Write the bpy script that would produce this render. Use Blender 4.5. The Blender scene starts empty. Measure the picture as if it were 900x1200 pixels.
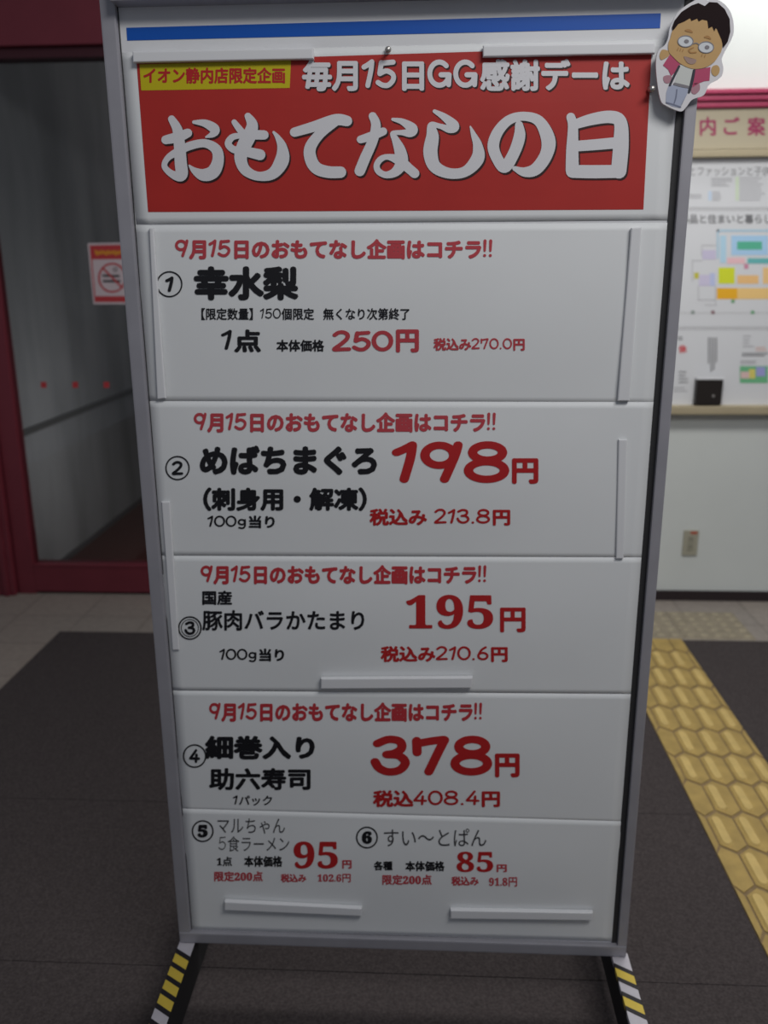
import bpy, bmesh, math, random, mathutils, mathutils.geometry
from mathutils import Vector, Matrix
random.seed(7)
S = bpy.context.scene
COL = S.collection
PI = math.pi

# ------------------------------------------------------------------ camera
FPX = 1000.0
CAM_LOC = Vector((0.0491, -1.4252, 1.4799))
CR = Vector((0.9987126, 0.05024949, -0.00693697))
CU = Vector((-0.00678187, 0.2677954, 0.96345194))
CF = Vector((-0.05027066, 0.96216455, -0.26779142))
cd = bpy.data.cameras.new('camera')
cd.sensor_fit = 'VERTICAL'; cd.sensor_height = 36.0; cd.lens = 36.0 * FPX / 1200.0
cd.clip_start = 0.02; cd.clip_end = 60
cd.dof.use_dof = True; cd.dof.focus_distance = 1.25; cd.dof.aperture_fstop = 3.7
cam = bpy.data.objects.new('camera', cd); COL.objects.link(cam)
m = Matrix((CR, CU, -CF)).transposed().to_4x4(); m.translation = CAM_LOC
cam.matrix_world = m
S.camera = cam
S.view_settings.view_transform = 'Standard'; S.view_settings.look = 'None'
S.view_settings.gamma = 1.0; S.view_settings.exposure = 0.0
S.view_settings.use_curve_mapping = False

# ------------------------------------------------------------------ light
w = bpy.data.worlds.new('world'); S.world = w; w.use_nodes = True
bg = w.node_tree.nodes['Background']
bg.inputs[0].default_value = (0.80, 0.86, 1.0, 1); bg.inputs[1].default_value = 0.165

def area(name, loc, target, sx, sy, power, col=(1, 1, 1)):
    d = bpy.data.lights.new(name, 'AREA'); d.shape = 'RECTANGLE'; d.size = sx; d.size_y = sy
    d.energy = power; d.color = col
    o = bpy.data.objects.new(name, d); COL.objects.link(o); o.location = loc
    o.rotation_euler = (Vector(target) - Vector(loc)).to_track_quat('-Z', 'Y').to_euler()
    return o
area('ceiling_light_front', (1.0, -1.5, 3.0), (0.0, 0.0, 1.2), 1.2, 0.5, 28, (1.0, 0.98, 0.96))
area('ceiling_light_wall', (1.7, 2.14, 2.85), (1.65, 2.39, 2.3), 1.4, 0.12, 8, (1.0, 1.0, 0.98))
area('ceiling_light_hall', (0.9, 0.7, 3.0), (1.0, 1.3, 0.0), 1.6, 0.5, 40, (1.0, 0.98, 0.95))
area('fill_passage', (-0.9, 2.75, 0.75), (-1.9, 2.75, 0.55), 0.5, 0.9, 2.3, (1.0, 0.97, 0.95))  # added unseen fill that brightens the left passage wall behind the glass
area('ceiling_light_passage', (-0.9, 4.6, 2.9), (-1.3, 4.4, 0.0), 0.6, 1.0, 2.6, (1.0, 0.93, 0.90))

# ------------------------------------------------------------------ helpers: rays onto real planes
def ray(px, py):
    return CF + CR * ((px - 450) / FPX) - CU * ((py - 600) / FPX)
def on_y(px, py, y):
    d = ray(px, py); t = (y - CAM_LOC.y) / d.y; return CAM_LOC + d * t
def on_z(px, py, z=0.0):
    d = ray(px, py); t = (z - CAM_LOC.z) / d.z; return CAM_LOC + d * t
def on_x(px, py, x):
    d = ray(px, py); t = (x - CAM_LOC.x) / d.x; return CAM_LOC + d * t

# ------------------------------------------------------------------ helpers: materials
def mat(name, col, rough=0.6, metal=0.0, noise=0.0, nscale=60, spec=0.4, bump=0.0, bscale=200, emit=None):
    M = bpy.data.materials.new(name); M.use_nodes = True
    nt = M.node_tree; b = nt.nodes['Principled BSDF']
    b.inputs['Base Color'].default_value = (*col, 1); b.inputs['Roughness'].default_value = rough
    b.inputs['Metallic'].default_value = metal; b.inputs['Specular IOR Level'].default_value = spec
    tc = nt.nodes.new('ShaderNodeTexCoord')
    if noise > 0:
        n = nt.nodes.new('ShaderNodeTexNoise'); n.inputs['Scale'].default_value = nscale; n.inputs['Detail'].default_value = 6
        nt.links.new(tc.outputs['Object'], n.inputs['Vector'])
        r = nt.nodes.new('ShaderNodeMapRange')
        r.inputs[1].default_value = 0.3; r.inputs[2].default_value = 0.7
        r.inputs[3].default_value = 1 - noise; r.inputs[4].default_value = 1 + noise
        nt.links.new(n.outputs['Fac'], r.inputs['Value'])
        x = nt.nodes.new('ShaderNodeMix'); x.data_type = 'RGBA'; x.blend_type = 'MULTIPLY'; x.inputs[0].default_value = 1
        x.inputs[6].default_value = (*col, 1)
        nt.links.new(r.outputs[0], x.inputs[7]); nt.links.new(x.outputs[2], b.inputs['Base Color'])
    if bump > 0:
        n2 = nt.nodes.new('ShaderNodeTexNoise'); n2.inputs['Scale'].default_value = bscale; n2.inputs['Detail'].default_value = 4
        nt.links.new(tc.outputs['Object'], n2.inputs['Vector'])
        bp = nt.nodes.new('ShaderNodeBump'); bp.inputs['Strength'].default_value = bump; bp.inputs['Distance'].default_value = 0.004
        nt.links.new(n2.outputs['Fac'], bp.inputs['Height']); nt.links.new(bp.outputs[0], b.inputs['Normal'])
    return M

M_PAPER = mat('paper', (0.77, 0.79, 0.80), 0.55, bump=0.10, bscale=9, noise=0.015, nscale=5)
M_PANEL = mat('panel_white', (0.72, 0.73, 0.75), 0.4, noise=0.01, nscale=8)
M_BAR = mat('white_plastic', (0.74, 0.75, 0.77), 0.35)
M_RED = mat('print_red', (0.44, 0.024, 0.019), 0.5, noise=0.05, nscale=12)
M_INKRED = mat('ink_red', (0.46, 0.016, 0.018), 0.5)
M_INKPINK = mat('ink_light_red', (0.50, 0.055, 0.07), 0.5)
M_INKHEAD = mat('ink_heading_red', (0.48, 0.035, 0.045), 0.5)
M_INK = mat('ink_black', (0.008, 0.008, 0.011), 0.5)
M_INKGREY = mat('ink_grey', (0.05, 0.05, 0.055), 0.5)
M_INKWHITE = mat('ink_white', (0.70, 0.70, 0.73), 0.5)
M_SHADOWINK = mat('ink_dark_red', (0.03, 0.01, 0.01), 0.5)
M_YELLOW = mat('print_yellow', (0.55, 0.47, 0.005), 0.5)
M_BLUE = mat('print_blue', (0.002, 0.085, 0.44), 0.45)
M_ALU = mat('aluminium', (0.36, 0.355, 0.39), 0.45, 0.25, noise=0.06, nscale=14)
M_GAPSHADE = mat('gap_shade_dark', (0.03, 0.03, 0.032), 0.6)  # shade colour for the gap between post and panel
M_BLACK = mat('black_rubber', (0.012, 0.011, 0.012), 0.75)
M_WALL = mat('wall_paint', (0.62, 0.65, 0.63), 0.7, noise=0.02, nscale=4, bump=0.03, bscale=300)
M_BASE = mat('baseboard_dark', (0.022, 0.014, 0.016), 0.5)
M_MAROON = mat('maroon_metal', (0.155, 0.024, 0.036), 0.42, 0.0, noise=0.06, nscale=8)
M_MAROOND = mat('maroon_dark', (0.05, 0.010, 0.016), 0.5)
M_STEEL = mat('pin_steel', (0.55, 0.53, 0.5), 0.3, 0.8)
M_TAPEY = mat('tape_yellow', (0.62, 0.46, 0.06), 0.5, noise=0.05, nscale=50)
M_TAPEW = mat('tape_white', (0.50, 0.48, 0.52), 0.5, noise=0.05, nscale=50)
M_TAPEB = mat('tape_black', (0.012, 0.010, 0.014), 0.5)
M_PINK = mat('trim_magenta', (0.40, 0.045, 0.11), 0.45)
M_BEIGE = mat('frame_beige', (0.40, 0.34, 0.225), 0.5, noise=0.03, nscale=10)
M_BEIGEH = mat('header_beige', (0.42, 0.37, 0.265), 0.5)
M_BOARD = mat('board_white', (0.67, 0.68, 0.70), 0.45)
M_OUTLET = mat('outlet_ivory', (0.36, 0.345, 0.27), 0.5)
M_OUTDARK = mat('outlet_slot', (0.08, 0.07, 0.06), 0.6)
M_DARKBOX = mat('dark_brown_plastic', (0.018, 0.014, 0.012), 0.4)

def glass_mat():
    M = bpy.data.materials.new('clear_glass'); M.use_nodes = True; nt = M.node_tree; nt.nodes.clear()
    o = nt.nodes.new('ShaderNodeOutputMaterial'); t = nt.nodes.new('ShaderNodeBsdfTransparent')
    t.inputs[0].default_value = (0.86, 0.88, 0.88, 1)
    g = nt.nodes.new('ShaderNodeBsdfGlossy'); g.inputs['Roughness'].default_value = 0.02
    f = nt.nodes.new('ShaderNodeFresnel'); f.inputs[0].default_value = 1.5
    x = nt.nodes.new('ShaderNodeMixShader')
    nt.links.new(f.outputs[0], x.inputs[0]); nt.links.new(t.outputs[0], x.inputs[1]); nt.links.new(g.outputs[0], x.inputs[2])
    nt.links.new(x.outputs[0], o.inputs[0])
    return M
M_GLASS = glass_mat()

def tile_mat(name, c1, c2, size, joint, rough, jointw=0.006, off=0.0):
    M = bpy.data.materials.new(name); M.use_nodes = True; nt = M.node_tree; b = nt.nodes['Principled BSDF']
    b.inputs['Roughness'].default_value = rough
    tc = nt.nodes.new('ShaderNodeTexCoord')
    br = nt.nodes.new('ShaderNodeTexBrick'); br.offset = off; br.inputs['Scale'].default_value = 1
    br.inputs['Brick Width'].default_value = size; br.inputs['Row Height'].default_value = size
    br.inputs['Mortar Size'].default_value = jointw; br.inputs['Mortar Smooth'].default_value = 0.4
    br.inputs['Color1'].default_value = (*c1, 1); br.inputs['Color2'].default_value = (*c2, 1); br.inputs['Mortar'].default_value = (*joint, 1)
    nt.links.new(tc.outputs['Object'], br.inputs['Vector'])
    n = nt.nodes.new('ShaderNodeTexNoise'); n.inputs['Scale'].default_value = 35; n.inputs['Detail'].default_value = 6
    nt.links.new(tc.outputs['Object'], n.inputs['Vector'])
    r = nt.nodes.new('ShaderNodeMapRange'); r.inputs[1].default_value = .3; r.inputs[2].default_value = .7
    r.inputs[3].default_value = .88; r.inputs[4].default_value = 1.1
    nt.links.new(n.outputs['Fac'], r.inputs['Value'])
    x = nt.nodes.new('ShaderNodeMix'); x.data_type = 'RGBA'; x.blend_type = 'MULTIPLY'; x.inputs[0].default_value = 1
    nt.links.new(br.outputs['Color'], x.inputs[6]); nt.links.new(r.outputs[0], x.inputs[7])
    nt.links.new(x.outputs[2], b.inputs['Base Color'])
    return M
M_TILE = tile_mat('beige_floor_tile', (0.27, 0.235, 0.205), (0.25, 0.22, 0.195), 0.30, (0.19, 0.165, 0.145), 0.45)
M_VFLOOR = mat('dark_red_carpet', (0.085, 0.022, 0.018), 0.95, noise=0.15, nscale=120)
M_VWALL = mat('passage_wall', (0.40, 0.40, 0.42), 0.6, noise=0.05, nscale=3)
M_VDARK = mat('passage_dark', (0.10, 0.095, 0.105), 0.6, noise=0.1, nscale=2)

def reflection_bands(M, lo, hi, sc):
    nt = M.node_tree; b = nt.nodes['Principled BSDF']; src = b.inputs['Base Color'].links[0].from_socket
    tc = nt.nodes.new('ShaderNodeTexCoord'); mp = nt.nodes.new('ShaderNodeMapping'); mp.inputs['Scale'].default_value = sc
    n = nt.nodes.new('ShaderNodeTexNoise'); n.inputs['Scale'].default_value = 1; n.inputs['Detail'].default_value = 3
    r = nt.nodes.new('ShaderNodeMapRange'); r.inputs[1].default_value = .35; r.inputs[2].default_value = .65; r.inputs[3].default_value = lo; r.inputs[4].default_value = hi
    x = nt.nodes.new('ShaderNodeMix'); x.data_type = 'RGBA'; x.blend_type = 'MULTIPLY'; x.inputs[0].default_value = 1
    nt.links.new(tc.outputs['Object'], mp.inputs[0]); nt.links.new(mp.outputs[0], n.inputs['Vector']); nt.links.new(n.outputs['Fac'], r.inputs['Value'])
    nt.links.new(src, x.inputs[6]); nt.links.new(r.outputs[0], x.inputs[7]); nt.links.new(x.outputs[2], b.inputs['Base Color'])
reflection_bands(M_VWALL, 0.62, 1.1, (1, 2.3, 0.55))  # vertical bands in the wall colour stand in for reflections on the glass
def carpet_mat():
    M = mat('dark_mat_carpet', (0.056, 0.047, 0.047), 0.95, noise=0.30, nscale=170, spec=0.15, bump=0.6, bscale=420)
    return M
M_MAT = carpet_mat()
M_TACT = mat('tactile_yellow', (0.36, 0.25, 0.075), 0.6, noise=0.16, nscale=22, bump=0.15, bscale=150)
M_TACTBAR = mat('tactile_yellow_worn', (0.53, 0.385, 0.135), 0.55, noise=0.10, nscale=30)
M_TACTGAP = mat('tactile_joint_dirt', (0.21, 0.145, 0.07), 0.8, noise=0.2, nscale=60)
M_DOMET = mat('faded_tactile', (0.25, 0.215, 0.155), 0.6, noise=0.15, nscale=30)
M_DOME = mat('faded_tactile_dome', (0.31, 0.27, 0.185), 0.6, noise=0.1, nscale=30)

# ------------------------------------------------------------------ helpers: objects
def link(name, bm, material=None, parent=None, smooth=False, recalc=True):
    me = bpy.data.meshes.new(name)
    if recalc: bmesh.ops.recalc_face_normals(bm, faces=bm.faces)
    bm.to_mesh(me); bm.free()
    for mm in (material if isinstance(material, (list, tuple)) else [material]):
        if mm: me.materials.append(mm)
    if smooth:
        for p in me.polygons: p.use_smooth = True
    o = bpy.data.objects.new(name, me); COL.objects.link(o)
    if parent: o.parent = parent
    return o
def tag(o, label, cat, group=None):
    o['label'] = label; o['category'] = cat
    if group: o['group'] = group
    return o
def thing(name, label, cat, loc=(0, 0, 0), group=None):
    o = bpy.data.objects.new(name, None); COL.objects.link(o); o.location = loc
    o.empty_display_size = 0.05
    return tag(o, label, cat, group)
def settle(root):
    """move children so that the root sits at its own location while the parts stay where they were built"""
    bpy.context.view_layer.update()
    for c in root.children:
        c.matrix_parent_inverse = root.matrix_world.inverted()
def box(bm, a, b, bev=0.0, mi=0):
    a = Vector(a); b = Vector(b)
    c = (a + b) / 2; s = Vector((abs(b.x - a.x), abs(b.y - a.y), abs(b.z - a.z)))
    r = bmesh.ops.create_cube(bm, size=1.0, matrix=Matrix.Translation(c) @ Matrix.Diagonal((s.x, s.y, s.z, 1)))
    vs = r['verts']; fs = set(f for v in vs for f in v.link_faces)
    for f in fs: f.material_index = mi
    if bev > 0:
        es = list(set(e for v in vs for e in v.link_edges))
        bmesh.ops.bevel(bm, geom=es, offset=bev, segments=2, affect='EDGES', profile=0.7)
def poly(bm, pts, mi=0):
    vs = [bm.verts.new(p) for p in pts]
    f = bm.faces.new(vs); f.material_index = mi
    return f
def struct(name, bm, material, parent=None):
    o = link(name, bm, material, parent)
    o['kind'] = 'structure'
    return o
def cyl(bm, c, r, h, axis='Z', n=16, r2=None, mi=0):
    rot = {'Z': Matrix(), 'Y': Matrix.Rotation(PI / 2, 4, 'X'), 'X': Matrix.Rotation(PI / 2, 4, 'Y')}[axis]
    res = bmesh.ops.create_cone(bm, cap_ends=True, segments=n, radius1=r, radius2=r if r2 is None else r2, depth=h,
                                matrix=Matrix.Translation(c) @ rot)
    for f in set(f for v in res['verts'] for f in v.link_faces): f.material_index = mi
    return res['verts']

# ------------------------------------------------------------------ helpers: lettering
FONTS = {}
def font_glyph(ch):
    if ch in FONTS: return FONTS[ch]
    c = bpy.data.curves.new('glyph', 'FONT'); c.body = ch; c.size = 1.0; c.resolution_u = 3
    o = bpy.data.objects.new('glyph', c); COL.objects.link(o)
    dg = bpy.context.evaluated_depsgraph_get()
    me = bpy.data.meshes.new_from_object(o.evaluated_get(dg))
    v = [(p.co.x, p.co.y) for p in me.vertices]; f = [tuple(p.vertices) for p in me.polygons]
    bpy.data.objects.remove(o); bpy.data.curves.remove(c); bpy.data.meshes.remove(me)
    FONTS[ch] = (v, f); return FONTS[ch]
def catmull(P, n=6):
    out = []
    for i in range(len(P) - 1):
        p0 = P[max(i - 1, 0)]; p1 = P[i]; p2 = P[i + 1]; p3 = P[min(i + 2, len(P) - 1)]
        for k in range(n):
            t = k / n
            out.append(tuple(0.5 * (2 * b + (c - a) * t + (2 * a - 5 * b + 4 * c - d) * t * t + (3 * b - a - 3 * c + d) * t ** 3)
                             for a, b, c, d in zip(p0, p1, p2, p3)))
    out.append(tuple(P[-1])); return out
def stroke_mesh(strokes, n=6, seg=10, straight=False):
    """brush strokes: each a list of (x, y, width); returns a flat outline mesh"""
    V = []; F = []
    for st in strokes:
        pts = st if (straight or len(st) < 3) else catmull(st, n)
        for (x, y, wd) in pts:
            b = len(V); r = max(wd, 1e-4) / 2
            V += [(x + r * math.cos(2 * PI * k / seg), y + r * math.sin(2 * PI * k / seg)) for k in range(seg)]
            F.append(tuple(range(b, b + seg)))
        for (x0, y0, w0), (x1, y1, w1) in zip(pts, pts[1:]):
            dx, dy = x1 - x0, y1 - y0; L = math.hypot(dx, dy)
            if L < 1e-7: continue
            nx, ny = -dy / L, dx / L; b = len(V)
            V += [(x0 + nx * w0 / 2, y0 + ny * w0 / 2), (x0 - nx * w0 / 2, y0 - ny * w0 / 2),
                  (x1 - nx * w1 / 2, y1 - ny * w1 / 2), (x1 + nx * w1 / 2, y1 + ny * w1 / 2)]
            F.append((b, b + 1, b + 2, b + 3))
    return V, F
def ell(cx, cy, rx, ry, wd, n=16, a0=0, a1=2 * PI):
    return [(cx + rx * math.cos(a0 + (a1 - a0) * k / n), cy + ry * math.sin(a0 + (a1 - a0) * k / n), wd) for k in range(n + 1)]
DW = 0.15
def union2d(V, F, eps=1e-5):
    """merge overlapping flat pieces into one flat mesh without overlaps"""
    r = mathutils.geometry.delaunay_2d_cdt([Vector(v) for v in V], [], [f for f in F], 0, eps, True)
    keep = [tuple(f) for f, src in zip(r[2], r[5]) if len(src)]
    return [(v.x, v.y) for v in r[0]], keep
def digit(ch, wd):
    W = wd
    D = {
        '0': (0.82, [ell(.41, .5, .36, .43, W)]),
        '1': (0.46, [[(.07, .74, W), (.22, .82, W), (.38, .93, W)], [(.38, .93, W), (.34, .6, W), (.22, .07, W)]]),
        '2': (0.76, [[(.10, .80, W), (.28, .93, W), (.50, .93, W), (.64, .80, W), (.60, .60, W), (.36, .34, W), (.08, .08, W), (.40, .08, W), (.70, .09, W)]]),
        '3': (0.78, [[(.10, .82, W), (.34, .93, W), (.58, .88, W), (.62, .70, W), (.48, .57, W), (.30, .53, W)],
                     [(.30, .53, W), (.56, .50, W), (.70, .32, W), (.58, .12, W), (.34, .07, W), (.14, .17, W), (.05, .34, W)]]),
        '4': (0.78, [[(.50, .93, W), (.28, .62, W), (.06, .32, W)], [(.06, .32, W), (.72, .30, W)], [(.54, .60, W), (.50, .07, W)]]),
        '5': (0.76, [[(.66, .92, W), (.22, .88, W)], [(.20, .90, W), (.14, .52, W)], [(.14, .50, W), (.40, .60, W), (.64, .48, W), (.66, .28, W), (.48, .09, W), (.26, .08, W), (.07, .18, W)]]),
        '6': (0.76, [[(.56, .93, W), (.28, .72, W), (.09, .34, W)], ell(.38, .30, .29, .23, W)]),
        '7': (0.76, [[(.08, .90, W), (.09, .58, W)], [(.10, .82, W), (.36, .88, W), (.66, .93, W)], [(.68, .92, W), (.54, .58, W), (.34, .07, W)]]),
        '8': (0.86, [ell(.43, .74, .29, .19, W), ell(.41, .29, .35, .22, W)]),
        '9': (0.78, [ell(.36, .67, .28, .25, W), [(.72, .93, W), (.66, .66, W), (.46, .07, W)]]),
        '.': (0.24, [[(.10, .07, W), (.12, .07, W)]]),
        '!': (0.26, [[(.13, .93, W * 1.1), (.11, .36, W * .8)], [(.10, .08, W), (.11, .08, W)]]),
        'G': (0.92, [ell(.44, .5, .37, .42, W, 14, .75, 2 * PI - .25), [(.50, .46, W), (.82, .46, W)], [(.82, .46, W), (.80, .10, W)]]),
        'g': (0.72, [ell(.34, .42, .24, .22, W), [(.60, .62, W), (.58, .05, W), (.40, -.13, W), (.14, -.08, W)]]),
    }
    return D.get(ch)
SERIF = {str(i): chr(0x1D7CE + i) for i in range(10)}
DIL = [(math.cos(2 * PI * k / 8), math.sin(2 * PI * k / 8)) for k in range(8)]
BOLD = {}
def bolder(ch, bold):
    key = (ch, round(bold, 4))
    if key not in BOLD:
        gv, gf = font_glyph(ch)
        V = []; F = []
        for k, (a, c) in enumerate([(0, 0)] + ([(a * bold, c * bold) for a, c in DIL] if bold > 0 else [])):
            b = len(V); V += [(p[0] + a, p[1] + c, k) for p in gv]; F += [tuple(i + b for i in f) for f in gf]
        BOLD[key] = (V, F)
    return BOLD[key]
def compose(text, bold=0.03, serif=False, digit_w=DW, gap=0.12):
    """one line of lettering as a flat mesh in em units"""
    V = []; F = []; x = 0.0
    for ch in text:
        if ch == ' ': x += 0.35; continue
        if ch == '　': x += 0.8; continue
        d = None if serif else digit(ch, digit_w)
        if d:
            gv, gf = union2d(*stroke_mesh(d[1])); adv = d[0] * 0.86 + gap * 0.6
            b = len(V); V += [(x + p[0] * 0.86, p[1] * 0.86, 0) for p in gv]; F += [tuple(i + b for i in f) for f in gf]
            x += adv; continue
        c2 = SERIF.get(ch, ch) if serif else ch
        gv, gf = font_glyph(c2)
        if not gv: x += 0.5; continue
        wide = ord(c2) > 0x2E00 and c2 not in '𝟎𝟏𝟐𝟑𝟒𝟓𝟔𝟕𝟖𝟗'
        if c2 in SERIF.values(): wide = False
        if wide: ox, adv = x, 1.0
        else:
            mn = min(p[0] for p in gv); mx = max(p[0] for p in gv); ox, adv = x - mn + 0.04, mx - mn + 0.10
        gv, gf = bolder(c2, bold)
        b = len(V); V += [(ox + p[0], p[1], p[2]) for p in gv]; F += [tuple(i + b for i in f) for f in gf]
        x += adv
    return V, F
def fit_px(V, F, bbox, place):
    """fit a flat mesh to the rectangle with these corners, standing on the sheet that place() describes"""
    x0, y0, x1, y1 = bbox
    ax = min(v[0] for v in V); bx = max(v[0] for v in V); ay = min(v[1] for v in V); by = max(v[1] for v in V)
    bm = bmesh.new()
    vs = [bm.verts.new(place(x0 + (v[0] - ax) / (bx - ax) * (x1 - x0), y1 - (v[1] - ay) / (by - ay) * (y1 - y0)) - Vector((0, 1.2e-5 * v[2], 0))) for v in V]
    for f in F:
        try: bm.faces.new([vs[i] for i in f])
        except ValueError: pass
    return bm

# ================================================================== SETTING
WY = 2.39                                            # the back wall
bm = bmesh.new(); box(bm, (-3.2, -3.5, -0.05), (3.6, WY + 0.06, 0.0)); struct('floor', bm, M_TILE)
# wall right of the door (its left edge stands behind the board)
bm = bmesh.new(); box(bm, (-0.30, WY, 0.0), (3.6, WY + 0.15, 3.1)); struct('wall_back', bm, M_WALL)
bm = bmesh.new(); box(bm, (-0.295, WY - 0.012, 0.0), (3.6, WY, 0.048), 0.002); struct('baseboard_back', bm, M_BASE)
bm = bmesh.new(); box(bm, (-3.2, WY, 0.0), (-2.263, WY + 0.15, 3.1)); struct('wall_back_left', bm, M_WALL)
# maroon door with one big pane
door = bpy.data.objects.new('door_1', None); COL.objects.link(door); door['kind'] = 'structure'; door.location = (-1.2, WY, 0)
SX = -1.842                                          # right edge of the left stile
bm = bmesh.new(); box(bm, (SX - 0.085, WY - 0.02, 0.0), (SX, WY + 0.05, 2.40), 0.004); link('door_stile', bm, M_MAROON, door)
bm = bmesh.new(); box(bm, (SX - 0.42, WY - 0.05, 0.0), (SX - 0.09, WY + 0.08, 2.40), 0.005)
box(bm, (SX - 0.14, WY - 0.062, 0.0), (SX - 0.115, WY - 0.045, 2.40), 0.003); link('door_jamb', bm, M_MAROON, door)
bm = bmesh.new(); box(bm, (SX, WY - 0.02, 0.012), (-0.42, WY + 0.05, 0.152), 0.004)
box(bm, (SX, WY - 0.024, 0.140), (-0.42, WY - 0.016, 0.152), 0.002); link('door_rail', bm, M_MAROON, door)
bm = bmesh.new(); box(bm, (SX - 0.42, WY - 0.06, 2.385), (-0.30, WY + 0.10, 3.1), 0.006); link('door_header', bm, M_MAROON, door)
bm = bmesh.new(); box(bm, (SX - 0.05, WY - 0.03, 2.345), (-0.42, WY + 0.06, 2.383), 0.003); link('door_track', bm, M_MAROOND, door)
bm = bmesh.new(); box(bm, (-0.42, WY - 0.02, 0.0), (-0.30, WY + 0.05, 2.385), 0.004); link('door_stile', bm, M_MAROON, door)
bm = bmesh.new(); box(bm, (SX - 0.02, WY + 0.0, 0.0), (-0.42, WY + 0.05, 0.012)); link('door_sill', bm, M_MAROOND, door)
bm = bmesh.new(); box(bm, (SX, WY + 0.012, 0.15), (-0.42, WY + 0.018, 2.35)); link('door_glass', bm, M_GLASS, door)
settle(door)
# the passage behind the glass
bm = bmesh.new(); box(bm, (-3.2, WY + 0.06, -0.05), (0.2, 6.6, 0.0)); struct('floor_passage', bm, M_VFLOOR)
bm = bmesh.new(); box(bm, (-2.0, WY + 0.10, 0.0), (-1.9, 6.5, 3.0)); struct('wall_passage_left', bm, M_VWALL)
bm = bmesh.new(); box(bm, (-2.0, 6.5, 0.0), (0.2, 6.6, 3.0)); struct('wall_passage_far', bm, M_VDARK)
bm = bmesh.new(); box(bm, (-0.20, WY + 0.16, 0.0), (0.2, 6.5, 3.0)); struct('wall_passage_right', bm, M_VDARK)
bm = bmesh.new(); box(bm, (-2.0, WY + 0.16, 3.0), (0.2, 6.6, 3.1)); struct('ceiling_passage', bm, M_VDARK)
bm = bmesh.new(); box(bm, (-1.9, WY + 0.12, 0.742), (-1.885, 6.45, 0.774), 0.006); struct('trim_1', bm, mat('passage_rail', (0.11, 0.105, 0.10), 0.5))
bm = bmesh.new(); box(bm, (-1.9, WY + 0.12, 0.0), (-1.892, 6.45, 0.03)); struct('baseboard_passage', bm, M_VDARK)

# ================================================================== FLOOR COVERINGS
def mat_piece(name, x0, y0, x1, y1, label):
    bm = bmesh.new(); box(bm, (x0, y0, 0.0), (x1, y1, 0.008), 0.0012)
    return tag(link(name, bm, M_MAT), label, 'mat', 'dark entrance mats')
mat_piece('entrance_mat', -1.53, 0.7055, 0.814, 1.91, 'large dark grey mat nearest the maroon door, edged by beige tiles')
mat_piece('entrance_mat', -1.53, 0.1015, 0.814, 0.7040, 'dark grey mat between two seams, second from the maroon door')
mat_piece('entrance_mat', -1.53, -2.6, 0.814, 0.1000, 'dark grey mat nearest the viewer, under the hazard-taped feet of the board')
mat_piece('entrance_mat', 1.111, -2.6, 3.0, 1.91, 'dark grey entrance mat right of the yellow tactile strip, below the white wall')

TX0, TX1 = 0.815, 1.110
strip = thing('tactile_strip', 'yellow tactile guide strip with staggered bars running over the dark mats', 'tactile paving', (0.96, 0.6, 0.0))
bm = bmesh.new(); box(bm, (TX0, -2.4, 0.0), (TX1, 1.915, 0.009), 0.002); link('backing', bm, M_TACTGAP, strip)
bmh = bmesh.new(); bmb = bmesh.new()
cw, pitch = 0.0738, 0.155
def capsule(bm, cx, cy, L, r, z0, z1):
    n = 6; ring = []
    for k in range(n + 1): a = PI * k / n; ring.append((cx + r * math.cos(a), cy + L / 2 - r + r * math.sin(a)))
    for k in range(n + 1): a = PI + PI * k / n; ring.append((cx + r * math.cos(a), cy - L / 2 + r + r * math.sin(a)))
    lo = [bm.verts.new((x, y, z0)) for x, y in ring]
    hi = [bm.verts.new((cx + (x - cx) * .72, cy + (y - cy) * .94, z1)) for x, y in ring]
    bm.faces.new(hi)
    for i in range(len(ring)):
        j = (i + 1) % len(ring); bm.faces.new((lo[i], lo[j], hi[j], hi[i]))
rows = int((1.91 + 2.4) / pitch)
def clampx(x): return min(max(x, TX0 + 0.001), TX1 - 0.001)
for r in range(rows):
    cy = 1.945 - pitch * (r + 0.5)
    off = 0 if r % 2 else cw / 2
    for k in range(-1, 6):
        cx = TX0 + off + cw * k + cw * 0.25
        hx, e = cw / 2 - 0.0028, 0.020
        P = [(cx - hx, cy - pitch / 2 + e), (cx, cy - pitch / 2 - e + .012), (cx + hx, cy - pitch / 2 + e), (cx + hx, cy + pitch / 2 - e), (cx, cy + pitch / 2 + e - .012), (cx - hx, cy + pitch / 2 - e)]
        P = [(clampx(a), min(b, 1.912)) for a, b in P]
        if max(p[0] for p in P) - min(p[0] for p in P) < 0.008: continue
        if max(p[1] for p in P) - min(p[1] for p in P) < 0.03: continue
        lo = [bmh.verts.new((a, b, 0.009)) for a, b in P]; hi = [bmh.verts.new((a, b, 0.0115)) for a, b in P]
        bmh.faces.new(hi)
        for i in range(6): bmh.faces.new((lo[i], lo[(i + 1) % 6], hi[(i + 1) % 6], hi[i]))
        bx = cx - 0.0135
        if TX0 + 0.012 < bx < TX1 - 0.012 and cy + 0.058 < 1.912: capsule(bmb, bx, cy, 0.126, 0.0155, 0.0115, 0.0175)
bmesh.ops.remove_doubles(bmh, verts=bmh.verts, dist=1e-6)
link('hexagon_tread', bmh, M_TACT, strip); link('raised_bar_tread', bmb, M_TACTBAR, strip)
settle(strip)

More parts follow.
